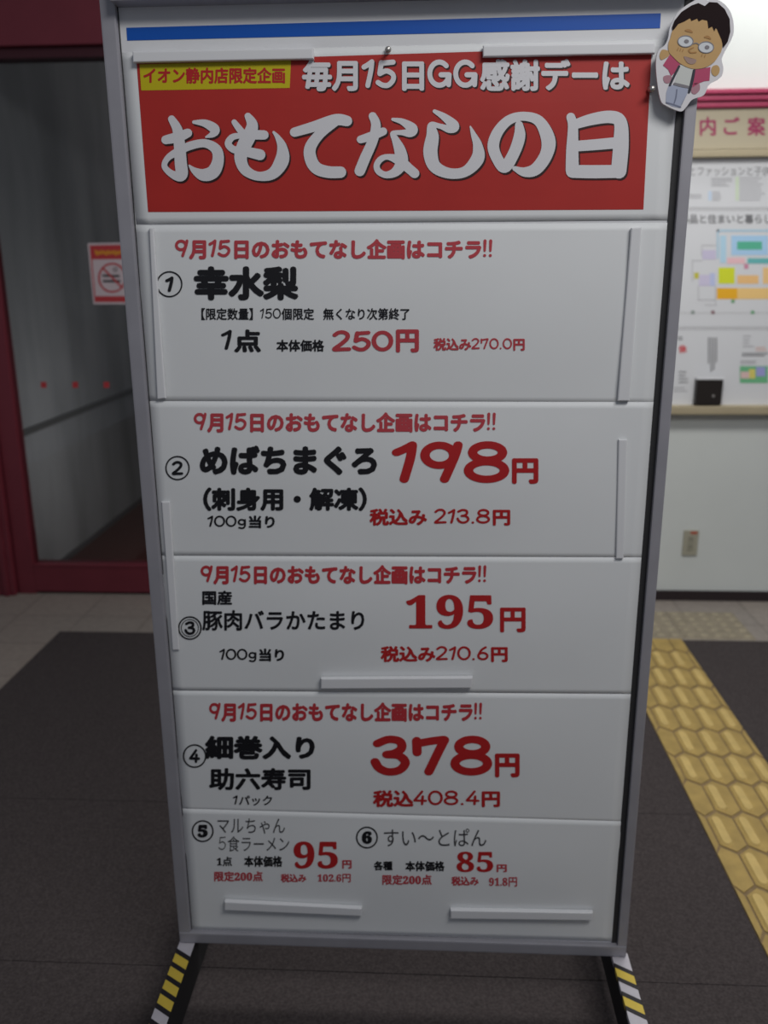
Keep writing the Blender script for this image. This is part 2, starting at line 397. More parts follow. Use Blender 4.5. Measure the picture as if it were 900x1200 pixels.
def dome_tile(x0, y0, label):
    t = thing('tactile_tile', label, 'tactile paving', (x0 + .15, y0 + .15, 0), 'faded warning tiles by the wall')
    N = 75; L = .298; bm = bmesh.new(); g = []
    for j in range(N + 1):
        row = []
        for i in range(N + 1):
            x, y = L * i / N, L * j / N
            cx, cy = (int(min(x, L - 1e-6) / .0596) + .5) * .0596, (int(min(y, L - 1e-6) / .0596) + .5) * .0596
            d = math.hypot(x - cx, y - cy); h = min(max((0.0185 - d) / 0.006, 0), 1)
            row.append(bm.verts.new((x0 + x, y0 + y, (0.0 if i in (0, N) or j in (0, N) else 0.004) + .005 * h)))
        g.append(row)
    for j in range(N):
        for i in range(N):
            f = bm.faces.new((g[j][i], g[j][i + 1], g[j + 1][i + 1], g[j + 1][i]))
            f.material_index = 1 if f.calc_center_median().z > 0.0065 else 0
    link('tile_face', bm, (M_DOMET, M_DOME), t); settle(t)
for i, (x, lab) in enumerate(((0.83, 'faded dotted warning tile by the baseboard, nearer the board post, at the yellow strip end'),
                              (1.13, 'faded dotted warning tile below the wall outlet, right of its twin'))):
    dome_tile(x, 1.935, lab)

# ================================================================== SIGN BOARD
board = thing('sign_board', 'tall free-standing white notice board in a silver aluminium frame', 'sign board', (0, 0, 0))
PY = 0.010                                           # front of the panel
bm = bmesh.new(); box(bm, (-0.436, PY, 0.175), (0.436, PY + 0.012, 1.895)); link('panel', bm, M_PANEL, board)
def post(x0, x1):
    bm = bmesh.new(); box(bm, (x0, 0.0, 0.166), (x1, 0.030, 1.94), 0.003)
    return bm
link('post', post(-0.451, -0.427), M_ALU, board); link('post', post(0.434, 0.452), M_ALU, board)
for s in ((-0.427, -0.4255), (0.4235, 0.434)):
    bm = bmesh.new(); box(bm, (s[0], PY - 0.0015, 0.19), (s[1], PY + 0.001, 1.88)); link('gap_shade', bm, M_GAPSHADE, board)  # dark strips paint the shade of the recess beside each post
bm = bmesh.new(); box(bm, (-0.4268, -0.024, 1.8745), (0.4338, 0.030, 1.935), 0.003); link('top_rail', bm, M_ALU, board)
bm = bmesh.new(); box(bm, (-0.450, -0.002, 0.166), (0.451, 0.030, 0.190), 0.003); link('bottom_rail', bm, M_ALU, board)
bm = bmesh.new()
poly(bm, [on_y(x, y, PY - 0.0006) for x, y in ((148, 32.5), (774.5, 15.5), (773.5, 33), (149, 47.5))]); link('blue_stripe', bm, M_BLUE, board)
# feet: a bar along the floor under each post, wrapped in hazard tape
def foot(xc, order, flip):
    f = bpy.data.objects.new('foot', None); COL.objects.link(f); f.parent = board
    bm = bmesh.new(); box(bm, (xc - 0.0155, -0.36, 0.075), (xc + 0.0155, 0.36, 0.164), 0.004); link('foot_bar', bm, M_BLACK, f)
    for yy in (-0.33, 0.33):
        bm = bmesh.new(); cyl(bm, (xc, yy, 0.045), 0.010, 0.07); cyl(bm, (xc, yy, 0.020), 0.026, 0.024, n=20, r2=0.020); link('foot_pad', bm, M_BLACK, f)
    # slanting bands of tape over the top and down both sides
    y = 0.020; k = 0
    sk = 0.020 * flip
    while y > -0.34:
        c = order[k % len(order)]
        L = {'y': 0.0215, 'w': 0.0230, 'b': 0.0120}[c] if k else 0.046
        bm = bmesh.new(); e = 0.0006
        y1 = y - L
        Lx, Rx, T, B = xc - 0.0155 - e, xc + 0.0155 + e, 0.164 + e, 0.120
        d = sk
        poly(bm, [(Lx, y - d / 2, T), (Rx, y + d / 2, T), (Rx, y1 + d / 2, T), (Lx, y1 - d / 2, T)])
        poly(bm, [(Lx, y - d / 2, T), (Lx, y1 - d / 2, T), (Lx, y1 - d / 2 - .004, T - .010), (Lx, y - d / 2 - .004, T - .010)])
        link('hazard_tape', bm, {'w': M_TAPEW, 'b': M_TAPEB, 'y': M_TAPEY}[c], f)
        y = y1; k += 1
    return f
foot(-0.4355, 'wbybybybyb', -1)
foot(0.4405, 'wbybwbybw', -1)
settle(board)

# ------------------------------------------------------------------ paper sheets on the panel
class Sheet:
    def __init__(s, corners, depth, amp, seed):
        s.c = corners; s.depth = depth; s.amp = amp; s.ph = seed * 1.7
        s.P = [on_y(x, y, PY) for x, y in corners]      # TL, TR, BR, BL
        s.n = 0
    def bulge(s, u, v):
        u = min(max(u, 0), 1); v = min(max(v, 0), 1)
        b = s.amp * (math.sin(PI * v ** 0.85) ** 1.45) * (math.sin(PI * u) ** 0.45)
        b += 0.0008 * math.sin(5 * u + s.ph) * math.sin(PI * v) * math.sin(PI * u)
        b += 0.0005 * math.sin(13 * u + 4 * v + s.ph * 2) * math.sin(PI * v)
        return max(b, 0.0)
    def uv(s, p):
        TL, TR, BR, BL = s.P
        xl = TL.x; xr = TR.x
        v = 0.5; u = 0.5
        for _ in range(3):
            a = TL.x + (BL.x - TL.x) * v; b = TR.x + (BR.x - TR.x) * v; u = (p.x - a) / (b - a)
            t = TL.z + (TR.z - TL.z) * u; q = BL.z + (BR.z - BL.z) * u; v = (p.z - t) / (q - t)
        return u, v
    def at(s, u, v, lift=0.0):
        TL, TR, BR, BL = s.P
        p = (TL * (1 - u) + TR * u) * (1 - v) + (BL * (1 - u) + BR * u) * v
        return Vector((p.x, PY - s.depth - s.bulge(u, v) - lift, p.z))
    def place(s, lift=0.0005):
        def f(px, py):
            p = on_y(px, py, PY - s.depth); u, v = s.uv(p); y = PY - s.depth - s.bulge(u, v)
            p = on_y(px, py, y); u, v = s.uv(p); y = PY - s.depth - s.bulge(u, v) - lift
            return on_y(px, py, y)
        return f
    def mesh(s, nu=40, nv=24):
        bm = bmesh.new()
        fr = [[bm.verts.new(s.at(i / nu, j / nv)) for i in range(nu + 1)] for j in range(nv + 1)]
        for j in range(nv):
            for i in range(nu): bm.faces.new((fr[j][i], fr[j + 1][i], fr[j + 1][i + 1], fr[j][i + 1]))
        # the thickness of the paper
        bk = {}
        edge = [fr[0][i] for i in range(nu + 1)] + [fr[j][nu] for j in range(1, nv + 1)] + [fr[nv][i] for i in range(nu - 1, -1, -1)] + [fr[j][0] for j in range(nv - 1, 0, -1)]
        for v in edge: bk[v] = bm.verts.new(v.co + Vector((0, 0.0004, 0)))
        for a, b in zip(edge, edge[1:] + edge[:1]): bm.faces.new((a, b, bk[b], bk[a]))
        return bm
def sheet(name, label, corners, depth, amp, seed, group=None, cat='poster'):
    sh = Sheet(corners, depth, amp, seed)
    bm = sh.mesh(); sh.o = link(name, bm, M_PAPER, None, smooth=True, recalc=False); tag(sh.o, label, cat, group)
    return sh
def text(sh, s, bbox, material, bold=0.038, serif=False, digit_w=DW, name='lettering', lift=0.0008, parent=None):
    V, F = compose(s, bold, serif, digit_w)
    return link(name, fit_px(V, F, bbox, sh.place(lift)), material, parent or sh.o, recalc=False)
def rect(sh, bbox, material, name, lift=0.0004, nu=24, nv=8, slope=0.0):
    pl = sh.place(lift); x0, y0, x1, y1 = bbox; bm = bmesh.new()
    g = [[bm.verts.new(pl(x0 + (x1 - x0) * i / nu, y0 + (y1 - y0) * j / nv + slope * (x0 + (x1 - x0) * i / nu - x0))) for i in range(nu + 1)] for j in range(nv + 1)]
    for j in range(nv):
        for i in range(nu): bm.faces.new((g[j][i], g[j + 1][i], g[j + 1][i + 1], g[j][i + 1]))
    return link(name, bm, material, sh.o, recalc=False)
def quad(sh, c, material, name, lift=0.0004, nu=24, nv=8):
    pl = sh.place(lift); bm = bmesh.new(); g = []
    for j in range(nv + 1):
        row = []
        for i in range(nu + 1):
            u = i / nu; v = j / nv
            x = (c[0][0] * (1 - u) + c[1][0] * u) * (1 - v) + (c[3][0] * (1 - u) + c[2][0] * u) * v
            y = (c[0][1] * (1 - u) + c[1][1] * u) * (1 - v) + (c[3][1] * (1 - u) + c[2][1] * u) * v
            row.append(bm.verts.new(pl(x, y)))
        g.append(row)
    for j in range(nv):
        for i in range(nu): bm.faces.new((g[j][i], g[j + 1][i], g[j + 1][i + 1], g[j][i + 1]))
    return link(name, bm, material, sh.o, recalc=False)
def px_strokes(sh, strokes, org, sc, material, name, lift=0.0006, parent=None, dx=0, dy=0):
    V, F = union2d(*stroke_mesh(strokes, 7, 14), 1e-4); pl = sh.place(lift); bm = bmesh.new()
    vs = [bm.verts.new(pl(org[0] + v[0] * sc + dx, org[1] + v[1] * sc + dy)) for v in V]
    for f in F:
        try: bm.faces.new([vs[i] for i in f])
        except ValueError: pass
    return link(name, bm, material, parent or sh.o, recalc=False)
def badge(sh, cx, cy, r, ch, double=False, serif=False):
    ring = [ell(cx, cy, r, r, 1.7, 28)]
    if double: ring.append(ell(cx, cy, r - 3.0, r - 3.0, 0.9, 24))
    o = px_strokes(sh, ring, (0, 0), 1, M_INK, 'number_ring', 0.0008)
    h = r * 0.62; wd = r * (0.34 if ch == '1' else 0.50)
    text(sh, ch, (cx - wd, cy - h, cx + wd, cy + h), M_INK, 0.05 if serif else 0, serif=serif, digit_w=.2, name='number_lettering', lift=0.0010, parent=o)
    return o

# --- red banner
ban = sheet('banner_poster', 'red banner poster with big white brush lettering at the top of the board', ((140, 62), (793, 46), (783, 258), (160, 263)), 0.0006, 0.0020, 1)
quad(ban, ((160, 73), (764, 54), (754, 245.5), (173.5, 248.5)), M_RED, 'red_field', 0.0004, 40, 12)
quad(ban, ((163.5, 75.5), (341, 70.5), (339.5, 103), (165.5, 106)), M_YELLOW, 'yellow_label', 0.0007)
text(ban, 'イオン静内店限定企画', (168, 79, 334, 98), M_INKRED, 0.035, lift=0.0010)
for dx, dy, mm, lf, nm in ((1.6, 1.8, M_SHADOWINK, 0.0009, 'shadow_lettering'), (0, 0, M_INKWHITE, 0.0014, 'lettering')):
    text(ban, '毎月15日GG感謝デーは', (354 + dx, 69 + dy, 738 + dx, 107 + dy), mm, 0.04, digit_w=.19, lift=lf, name=nm)
K = 170 / 900.0
TITLE = [
 ((180, 120), [
  [(75, 232, 55), (150, 215, 65), (212, 190, 55)],
  [(112, 103, 45), (148, 170, 62), (160, 260, 70), (168, 370, 75), (172, 450, 75), (120, 448, 48), (68, 398, 36), (88, 345, 38), (150, 305, 50), (230, 268, 52), (320, 254, 52), (388, 292, 65), (400, 360, 72), (370, 430, 82), (310, 450, 75), (255, 425, 42), (222, 392, 12)],
  [(250, 122, 22), (320, 130, 48), (378, 165, 62), (368, 196, 42), (325, 215, 12)]]),
 ((180, 120), [
  [(585, 85, 42), (612, 140, 70), (592, 210, 85), (560, 270, 88), (540, 345, 78), (570, 420, 66), (650, 458, 56), (740, 440, 72), (796, 360, 88), (798, 280, 62), (772, 220, 35), (745, 185, 16)],
  [(500, 122, 34), (528, 160, 42), (565, 205, 44)],
  [(550, 205, 34), (490, 215, 40), (463, 255, 44), (492, 290, 44), (550, 300, 50)],
  [(600, 200, 60), (685, 202, 58)], [(555, 300, 60), (660, 325, 68)]]),
 ((330, 120), [
  [(80, 185, 58), (200, 150, 65), (335, 108, 72), (405, 115, 66)],
  [(330, 120, 60), (235, 198, 62), (178, 280, 72), (182, 355, 76), (220, 410, 76), (290, 432, 74), (365, 433, 72)]]),
 ((330, 120), [
  [(565, 85, 50), (585, 140, 60), (568, 230, 62), (520, 340, 66), (485, 425, 66)],
  [(490, 230, 48), (560, 208, 55), (630, 180, 50)],
  [(690, 105, 20), (750, 120, 40), (810, 162, 66), (796, 188, 56), (742, 187, 32), (690, 192, 30), (706, 230, 46), (735, 300, 72), (745, 370, 76), (710, 428, 60), (650, 450, 42), (602, 428, 40), (590, 390, 38), (615, 352, 38), (660, 338, 36), (730, 360, 62), (790, 410, 60), (825, 440, 60)]]),
 ((470, 120), [
  [(208, 55, 24), (270, 92, 46), (328, 145, 66), (300, 165, 50), (240, 147, 32), (188, 142, 42), (195, 210, 78), (182, 310, 88), (210, 398, 78), (300, 440, 66), (400, 428, 66), (474, 350, 82), (476, 270, 60), (450, 200, 34), (430, 150, 10)]]),
 ((470, 120), [
  [(732, 140, 50), (735, 210, 72), (702, 310, 72), (645, 400, 74), (600, 355, 70), (572, 270, 72), (602, 180, 66), (672, 108, 60), (765, 86, 56), (858, 118, 68), (913, 230, 88), (900, 325, 80), (838, 412, 76), (768, 432, 60), (705, 410, 30)]]),
 ((600, 120), [
  [(365, 92, 56), (378, 150, 62), (374, 300, 76), (374, 422, 82)],
  [(395, 135, 60), (500, 104, 72), (610, 90, 78), (672, 122, 82), (676, 260, 96), (662, 425, 96)],
  [(390, 272, 66), (520, 262, 68), (650, 250, 70)],
  [(374, 428, 80), (500, 430, 82), (660, 428, 80)]]),
]
for dx, dy, mm, lf, nm in ((1.8, 2.2, M_SHADOWINK, 0.0009, 'shadow_lettering'), (0, 0, M_INKWHITE, 0.0014, 'title_lettering')):
    for org, st in TITLE:
        px_strokes(ban, st, org, K, mm, nm, lf, None, dx, dy)

# --- item 1
HEAD = '9月15日のおもてなし企画はコチラ!!'
s1 = sheet('price_sheet', 'price sheet numbered 1 for pears, below the red banner', ((158, 264), (784, 261), (767, 474), (174, 471)), 0.0010, 0.0042, 2, 'white price sheets')
text(s1, HEAD, (205, 280, 577, 304), M_INKPINK, 0.05, digit_w=.175)
badge(s1, 198.5, 333, 14.5, '1')
text(s1, '幸水梨', (227, 312, 350, 352), M_INK, 0.052)
text(s1, '【限定数量】150個限定　無くなり次第終了', (236, 361, 480, 375), M_INK, 0.022, digit_w=.12)
text(s1, '1点', (259, 386, 306, 413), M_INK, 0.04)
text(s1, '本体価格', (324, 398, 380, 412), M_INK, 0.035)
text(s1, '250', (389, 387, 461, 412), M_INKPINK, digit_w=.19); text(s1, '円', (464, 386, 491, 413), M_INKPINK, 0.045)
text(s1, '税込み270.0円', (508, 396, 615, 411), M_INKPINK, 0.042)
# --- item 2
s2 = sheet('price_sheet', 'price sheet numbered 2 for tuna at 198 yen, second white sheet from the top', ((173, 470), (767, 471), (752, 655), (187, 652)), 0.0011, 0.0040, 3, 'white price sheets')
text(s2, HEAD, (227, 483, 581, 507), M_INKPINK, 0.05, digit_w=.175)
badge(s2, 208, 548.5, 13.5, '2')
text(s2, 'めばちまぐろ', (234, 522, 442, 557), M_INK, 0.055)
text(s2, '（刺身用・解凍）', (238, 571, 430, 599), M_INK, 0.046)
text(s2, '100g当り', (243, 604, 322, 620), M_INK, 0.04)
text(s2, '198', (459, 517, 597, 566), M_INKRED, digit_w=.185); text(s2, '円', (600, 537, 631, 567), M_INKRED, 0.045)
text(s2, '税込み 213.8円', (433, 596, 598, 616), M_INKRED, 0.042)
# --- item 3
s3 = sheet('price_sheet', 'price sheet numbered 3 for pork at 195 yen, in the middle of the board', ((187, 651), (752, 653), (739, 814), (202, 810)), 0.0012, 0.0038, 4, 'white price sheets')
text(s3, HEAD, (235, 662, 570, 685), M_INKHEAD, 0.05, digit_w=.175)
text(s3, '国産', (237, 692, 272, 709), M_INK, 0.035)
badge(s3, 222.5, 736, 13, '3', True)
text(s3, '豚肉バラかたまり', (237, 715, 427, 739), M_INK, 0.026)
text(s3, '100g当り', (257, 760, 333, 776), M_INK, 0.04)
text(s3, '195', (476, 697, 578, 737), M_INKRED, 0.012, True); text(s3, '円', (586, 712, 616, 741), M_INKRED, 0.035)
text(s3, '税込み210.6円', (446, 757, 595, 776), M_INKRED, 0.042)
# --- item 4
s4 = sheet('price_sheet', 'price sheet numbered 4 for sushi rolls at 378 yen, second from the bottom', ((202, 809), (739, 813), (727, 965), (214, 950)), 0.0013, 0.0038, 5, 'white price sheets')
text(s4, HEAD, (245, 823, 565, 846), M_INKHEAD, 0.05, digit_w=.175)
badge(s4, 228, 886, 13, '4')
text(s4, '細巻入り', (240, 862, 369, 890), M_INK, 0.048)
text(s4, '助六寿司', (245, 900, 364, 926), M_INK, 0.036)
text(s4, '1パック', (273, 932, 319, 944), M_INK, 0.02)
text(s4, '378', (434, 862, 577, 909), M_INKRED, digit_w=.20); text(s4, '円', (580, 883, 609, 911), M_INKRED, 0.045)
text(s4, '税込408.4円', (437, 926, 586, 946), M_INKRED, 0.042)
# --- items 5 and 6
s5 = sheet('price_sheet', 'lowest price sheet with items 5 and 6 side by side', ((213, 947), (728, 962), (717, 1102.5), (224.5, 1089)), 0.0014, 0.0034, 6, 'white price sheets')
badge(s5, 237.5, 974, 12, '5', False, True)
text(s5, 'マルちゃん', (255, 959, 334, 977), M_INKGREY, 0.0)
text(s5, '5食ラーメン', (256, 980, 339, 998), M_INKGREY, 0.0, digit_w=.07)
text(s5, '1点', (254, 1004, 272, 1015), M_INK, 0.025, True); text(s5, '本体価格', (286, 1003, 331, 1016), M_INK, 0.04)
text(s5, '95', (344, 986, 396, 1018), M_INKRED, 0.012, True); text(s5, '円', (401, 1008, 412, 1018), M_INKPINK, 0.042)
text(s5, '限定200点', (251, 1021, 308, 1033), M_INKPINK, 0.03, True); text(s5, '税込み', (329, 1024, 359, 1034), M_INKPINK, 0.042); text(s5, '102.6円', (372, 1024, 411, 1034), M_INKPINK, 0.02, True)
badge(s5, 430, 981.5, 12, '6', False, True)
text(s5, 'すい～とぱん', (450, 971, 570, 992), M_INKGREY, 0.0)
text(s5, '各種', (438, 1009, 460, 1020), M_INK, 0.04); text(s5, '本体価格', (475, 1009, 521, 1021), M_INK, 0.04)
text(s5, '85', (535, 998, 578, 1022), M_INKRED, 0.012, True); text(s5, '円', (582, 1013, 594, 1022), M_INKPINK, 0.042)
text(s5, '限定200点', (448, 1025, 506, 1037), M_INKPINK, 0.03, True); text(s5, '税込み', (529, 1027, 561, 1038), M_INKPINK, 0.042); text(s5, '91.8円', (573, 1028, 606, 1039), M_INKPINK, 0.02, True)

# ------------------------------------------------------------------ white clamp strips holding the sheets
def strip_bar(c, label, t=0.008, y0=PY - 0.0032):
    """c: the strip's corners on the board, TL TR BR BL"""
    P = [on_y(x, y, y0 - t) for x, y in c]
    bm = bmesh.new()
    fr = [bm.verts.new(p) for p in P]
    bk = [bm.verts.new(p + Vector((0, t, 0))) for p in P]
    bm.faces.new(fr); bm.faces.new(bk[::-1])
    for i in range(4): j = (i + 1) % 4; bm.faces.new((fr[i], bk[i], bk[j], fr[j]))
    bmesh.ops.recalc_face_normals(bm, faces=bm.faces)
    bmesh.ops.bevel(bm, geom=[e for e in bm.edges if e.verts[0] in fr and e.verts[1] in fr], offset=0.0025, segments=3, affect='EDGES', profile=0.6)
    return tag(link('clamp_strip', bm, M_BAR), label, 'clamp strip', 'white strips holding the sheets')
strip_bar(((155, 60), (367, 56), (367.5, 69), (155.5, 73)), 'white strip over the yellow label at the top of the red banner')
strip_bar(((566, 53), (768, 49), (768, 62.5), (566, 66.5)), 'white strip above the last white words of the top row on the red banner')
strip_bar(((174.5, 267), (179.5, 267), (194, 467), (184, 468)), 'long upright white strip left of the circled 1', 0.0055)
strip_bar(((740, 267), (752, 266), (738, 470), (724, 470)), 'long upright white strip at the right edge of the price sheet numbered 1', 0.006)
strip_bar(((189, 588), (199, 588), (210, 762), (202, 762)), 'slim upright white strip between circled 2 and circled 3, near the left post', 0.0032)
strip_bar(((725, 515), (735, 515), (731, 655), (722, 655)), 'slim upright white strip right of the 198 yen price', 0.0035)
strip_bar(((376, 795.5), (554, 794.5), (553, 806.5), (376, 807.5)), 'horizontal white strip under the 195 yen price, mid board', 0.009, PY - 0.0045)
strip_bar(((263, 1057), (424, 1065), (424, 1074), (263, 1067)), 'horizontal white strip at the bottom below item 5', 0.009, PY - 0.0045)
strip_bar(((528, 1067), (695, 1070), (694, 1079), (528, 1077)), 'horizontal white strip at the bottom below item 6', 0.009, PY - 0.0045)

# ------------------------------------------------------------------ push pins
def pin(px, py, label, tilt):
    p = on_y(px, py, PY - 0.004)
    t = thing('push_pin', label, 'push pin', p, 'push pins on the red banner')
    prof = [(0.0, -0.016), (0.0042, -0.0155), (0.0046, -0.0138), (0.0026, -0.0115), (0.0022, -0.0060), (0.0040, -0.0030), (0.0048, -0.0010), (0.0, 0.0)]
    bm = bmesh.new(); n = 18; rings = []
    R = Matrix.Rotation(tilt, 3, 'X')
    for r, d in prof:
        rings.append([bm.verts.new(R @ Vector((max(r, 1e-5) * math.cos(2 * PI * k / n), d, max(r, 1e-5) * math.sin(2 * PI * k / n)))) for k in range(n)])
    for a, b in zip(rings, rings[1:]):
        for k in range(n): bm.faces.new((a[k], a[(k + 1) % n], b[(k + 1) % n], b[k]))
    link('pin_head', bm, M_STEEL, t, smooth=True)
    bm = bmesh.new(); cyl(bm, (0, 0.003, 0), 0.0006, 0.010, 'Y', 8); link('needle', bm, M_STEEL, t)
pin(455, 58, 'small silver push pin at the centre top edge of the red banner', 0.25)
pin(762, 105, 'small silver push pin beside the cartoon cutout at the banner right edge', 0.1)

# ------------------------------------------------------------------ cartoon cutout
CY = -0.012
cut = thing('card_cutout', 'card cutout of a cartoon man in glasses and pink vest on the right post', 'card cutout', on_y(805, 65, CY))
KC = 100 / 857.0
def cpt(x, y, dy=0.0): return on_y(760 + x * KC, y * KC, CY - dy)
def smooth_closed(P, n=5):
    out = []; N = len(P)
    for i in range(N):
        p0, p1, p2, p3 = P[i - 1], P[i], P[(i + 1) % N], P[(i + 2) % N]
        for k in range(n):
            t = k / n
            out.append(tuple(0.5 * (2 * b + (c - a) * t + (2 * a - 5 * b + 4 * c - d) * t * t + (3 * b - a - 3 * c + d) * t ** 3) for a, b, c, d in zip(p0, p1, p2, p3)))
    return out
def card(name, P, material, dy, smooth=True, thick=0.0, parent=None):
    Q = smooth_closed(P) if smooth else P
    bm = bmesh.new(); vs = [bm.verts.new(cpt(x, y, dy)) for x, y in Q]
    f = bm.faces.new(vs)
    if thick:
        r = bmesh.ops.extrude_face_region(bm, geom=[f])
        bmesh.ops.translate(bm, verts=[v for v in r['geom'] if isinstance(v, bmesh.types.BMVert)], vec=(0, thick, 0))
        bm.faces.ensure_lookup_table()
    bmesh.ops.triangulate(bm, faces=[f for f in bm.faces if len(f.verts) > 4])
    return link(name, bm, material, parent or cut)
def cell(cx, cy, rx, ry, n=20, rot=0.0):
    return [(cx + rx * math.cos(a) * math.cos(rot) - ry * math.sin(a) * math.sin(rot), cy + rx * math.cos(a) * math.sin(rot) + ry * math.sin(a) * math.cos(rot)) for a in [2 * PI * k / n for k in range(n)]]
def cstroke(name, strokes, material, dy, parent=None):
    V, F = union2d(*stroke_mesh(strokes, 6, 10), 1e-3); bm = bmesh.new(); vs = [bm.verts.new(cpt(x, y, dy)) for x, y in V]
    for f in F:
        try: bm.faces.new([vs[i] for i in f])
        except ValueError: pass
    return link(name, bm, material, parent or cut)
M_CARD = mat('cutout_card', (0.68, 0.67, 0.70), 0.5)
M_SKIN = mat('cutout_skin', (0.50, 0.31, 0.12), 0.5, noise=0.04, nscale=40)
M_SKIN2 = mat('cutout_skin_line', (0.36, 0.18, 0.05), 0.5)
M_HAIR = mat('cutout_hair', (0.014, 0.006, 0.007), 0.6, spec=0.1)
M_VEST = mat('cutout_vest', (0.44, 0.05, 0.13), 0.5)
M_SHIRT = mat('cutout_shirt', (0.56, 0.58, 0.56), 0.5)
M_JEANS = mat('cutout_jeans', (0.36, 0.40, 0.52), 0.5)
M_STRAP = mat('cutout_strap', (0.02, 0.02, 0.035), 0.5)
M_LENS = mat('cutout_lens', (0.60, 0.63, 0.66), 0.4)
M_MOUTH = mat('cutout_mouth', (0.33, 0.22, 0.19), 0.5)
M_MARK = mat('cutout_mark', (0.20, 0.19, 0.21), 0.5)
card('backing', [(235, 230), (290, 130), (400, 40), (500, -5), (590, 0), (690, -5), (790, 70), (845, 180), (855, 330), (805, 450), (765, 520), (735, 600), (752, 690), (722, 780), (610, 850), (555, 955), (440, 1000), (375, 1080), (320, 1118), (180, 1062), (120, 1000), (85, 800), (75, 620), (100, 510), (165, 450), (198, 380), (212, 290)], M_CARD, 0.0, True, 0.004)
card('jeans', [(205, 850), (400, 880), (392, 935), (330, 1040), (318, 1085), (240, 1068), (172, 1035), (178, 930)], M_JEANS, 0.0004, False)
cstroke('jeans_seam', [[(285, 900, 12), (275, 980, 14), (255, 1045, 12)], [(180, 1030, 14), (250, 1050, 14), (322, 1075, 14)]], mat('cutout_seam', (0.16, 0.18, 0.26), 0.5), 0.0007)
card('shirt', [(318, 650), (460, 690), (425, 880), (262, 835)], M_SHIRT, 0.0005, False)
cstroke('belt', [[(262, 842, 26), (335, 860, 30), (405, 875, 24)]], M_MARK, 0.0008)
card('vest', [(215, 548), (262, 590), (318, 645), (300, 690), (228, 765), (198, 700), (145, 655)], M_VEST, 0.0005, False)
card('vest', [(462, 700), (540, 690), (622, 672), (612, 810), (560, 815), (510, 835), (440, 880)], M_VEST, 0.0005, False)
M_TAIL = mat('cutout_vest_print', (0.40, 0.20, 0.25), 0.5)
card('vest_tail', [(150, 770), (205, 755), (235, 780), (205, 835), (160, 825)], M_TAIL, 0.0005)
card('vest_tail', [(440, 850), (505, 835), (515, 900), (470, 945), (430, 925)], M_TAIL, 0.0005)
cstroke('strap', [[(308, 665, 22), (262, 755, 24), (215, 855, 22)]], M_STRAP, 0.0009)
cstroke('strap', [[(458, 708, 26), (438, 810, 30), (408, 925, 24)]], M_STRAP, 0.0009)
card('hand', [(110, 560), (130, 505), (170, 500), (208, 520), (205, 560), (160, 590), (125, 600)], M_SKIN, 0.0006)
card('hand', [(630, 705), (645, 665), (690, 655), (715, 690), (705, 740), (670, 765), (640, 745)], M_SKIN, 0.0006)
face = card('face', [(245, 300), (330, 210), (430, 185), (560, 190), (620, 250), (690, 300), (738, 400), (735, 500), (705, 560), (650, 630), (560, 680), (440, 690), (330, 645), (250, 575), (205, 520), (200, 440), (220, 380)], M_SKIN, 0.0011)
card('hair', [(238, 275), (262, 205), (330, 120), (430, 55), (500, 30), (565, 60), (610, 20), (690, 25), (765, 90), (815, 190), (822, 320), (795, 420), (752, 478), (735, 400), (702, 325), (680, 270), (662, 315), (640, 265), (602, 285), (592, 205), (540, 195), (505, 215), (490, 185), (430, 210), (420, 180), (360, 215), (300, 240), (262, 290), (245, 305)], M_HAIR, 0.0016, False)
for (cx, cy) in ((372, 415), (578, 475)):
    g = card('glasses', cell(cx, cy, 78, 58, rot=0.2), M_LENS, 0.0015, False)
    cstroke('rim', [ell(cx, cy, 76, 56, 9, 22)], M_MARK, 0.0018, g)
    card('pupil', cell(cx + 10, cy, 24, 20), M_MARK, 0.0019, False, 0, g)
cstroke('glasses_bridge', [[(448, 440, 9), (480, 432, 10), (508, 450, 9)]], M_MARK, 0.0017)
cstroke('eyebrow', [[(375, 305, 18), (408, 308, 30), (438, 322, 16)]], M_SKIN2, 0.0016)
cstroke('eyebrow', [[(565, 372, 16), (595, 372, 30), (622, 388, 16)]], M_SKIN2, 0.0016)
cstroke('nose', [[(452, 478, 10), (408, 500, 16), (425, 528, 16), (478, 525, 14)]], M_SKIN2, 0.0016)
card('mouth', [(355, 565), (420, 588), (478, 598), (470, 632), (430, 645), (385, 625)], M_MOUTH, 0.0016)
cstroke('cheek_line', [[(300, 480, 8), (290, 505, 8)], [(325, 488, 8), (315, 512, 8)], [(350, 496, 8), (340, 518, 8)], [(540, 545, 8), (532, 568, 8)], [(570, 552, 8), (562, 575, 8)]], M_SKIN2, 0.0015)
settle(cut)

# ================================================================== WALL: INFORMATION BOARD
IB = WY - 0.030                                      # front of the white board
info = thing('information_board', 'white floor guide board in beige frame with magenta top trim on the wall', 'information board', (1.9, WY, 0.88))
X0, X1 = 0.72, 3.0
def zy(py, y): return on_y(850, py, y).z
bm = bmesh.new(); box(bm, (X0, IB, zy(478, IB)), (X1, WY, zy(183, IB))); link('white_panel', bm, M_BOARD, info)
bm = bmesh.new(); box(bm, (X0, WY - 0.042, zy(174.5, WY - .04)), (X1, WY, zy(127, WY - .04))); link('header', bm, M_BEIGEH, info)
bm = bmesh.new(); zt = zy(126.5, WY - .06); zt2 = zy(103, WY - .085)
hh = (zt2 - zt) / 3
for k in range(3): box(bm, (X0 - 0.01, WY - 0.060 - 0.012 * k, zt + hh * k + 0.003), (X1, WY, zt + hh * (k + 1) - 0.0015), 0.006)
box(bm, (X0, WY - 0.045, zt), (X1, WY, zt2 - 0.005)); link('top_trim', bm, M_PINK, info)
bm = bmesh.new(); box(bm, (X0 - 0.012, WY - 0.062, zy(184, WY - .06)), (X1, WY, zy(175, WY - .06)), 0.006); link('frame_rail', bm, M_BEIGE, info)
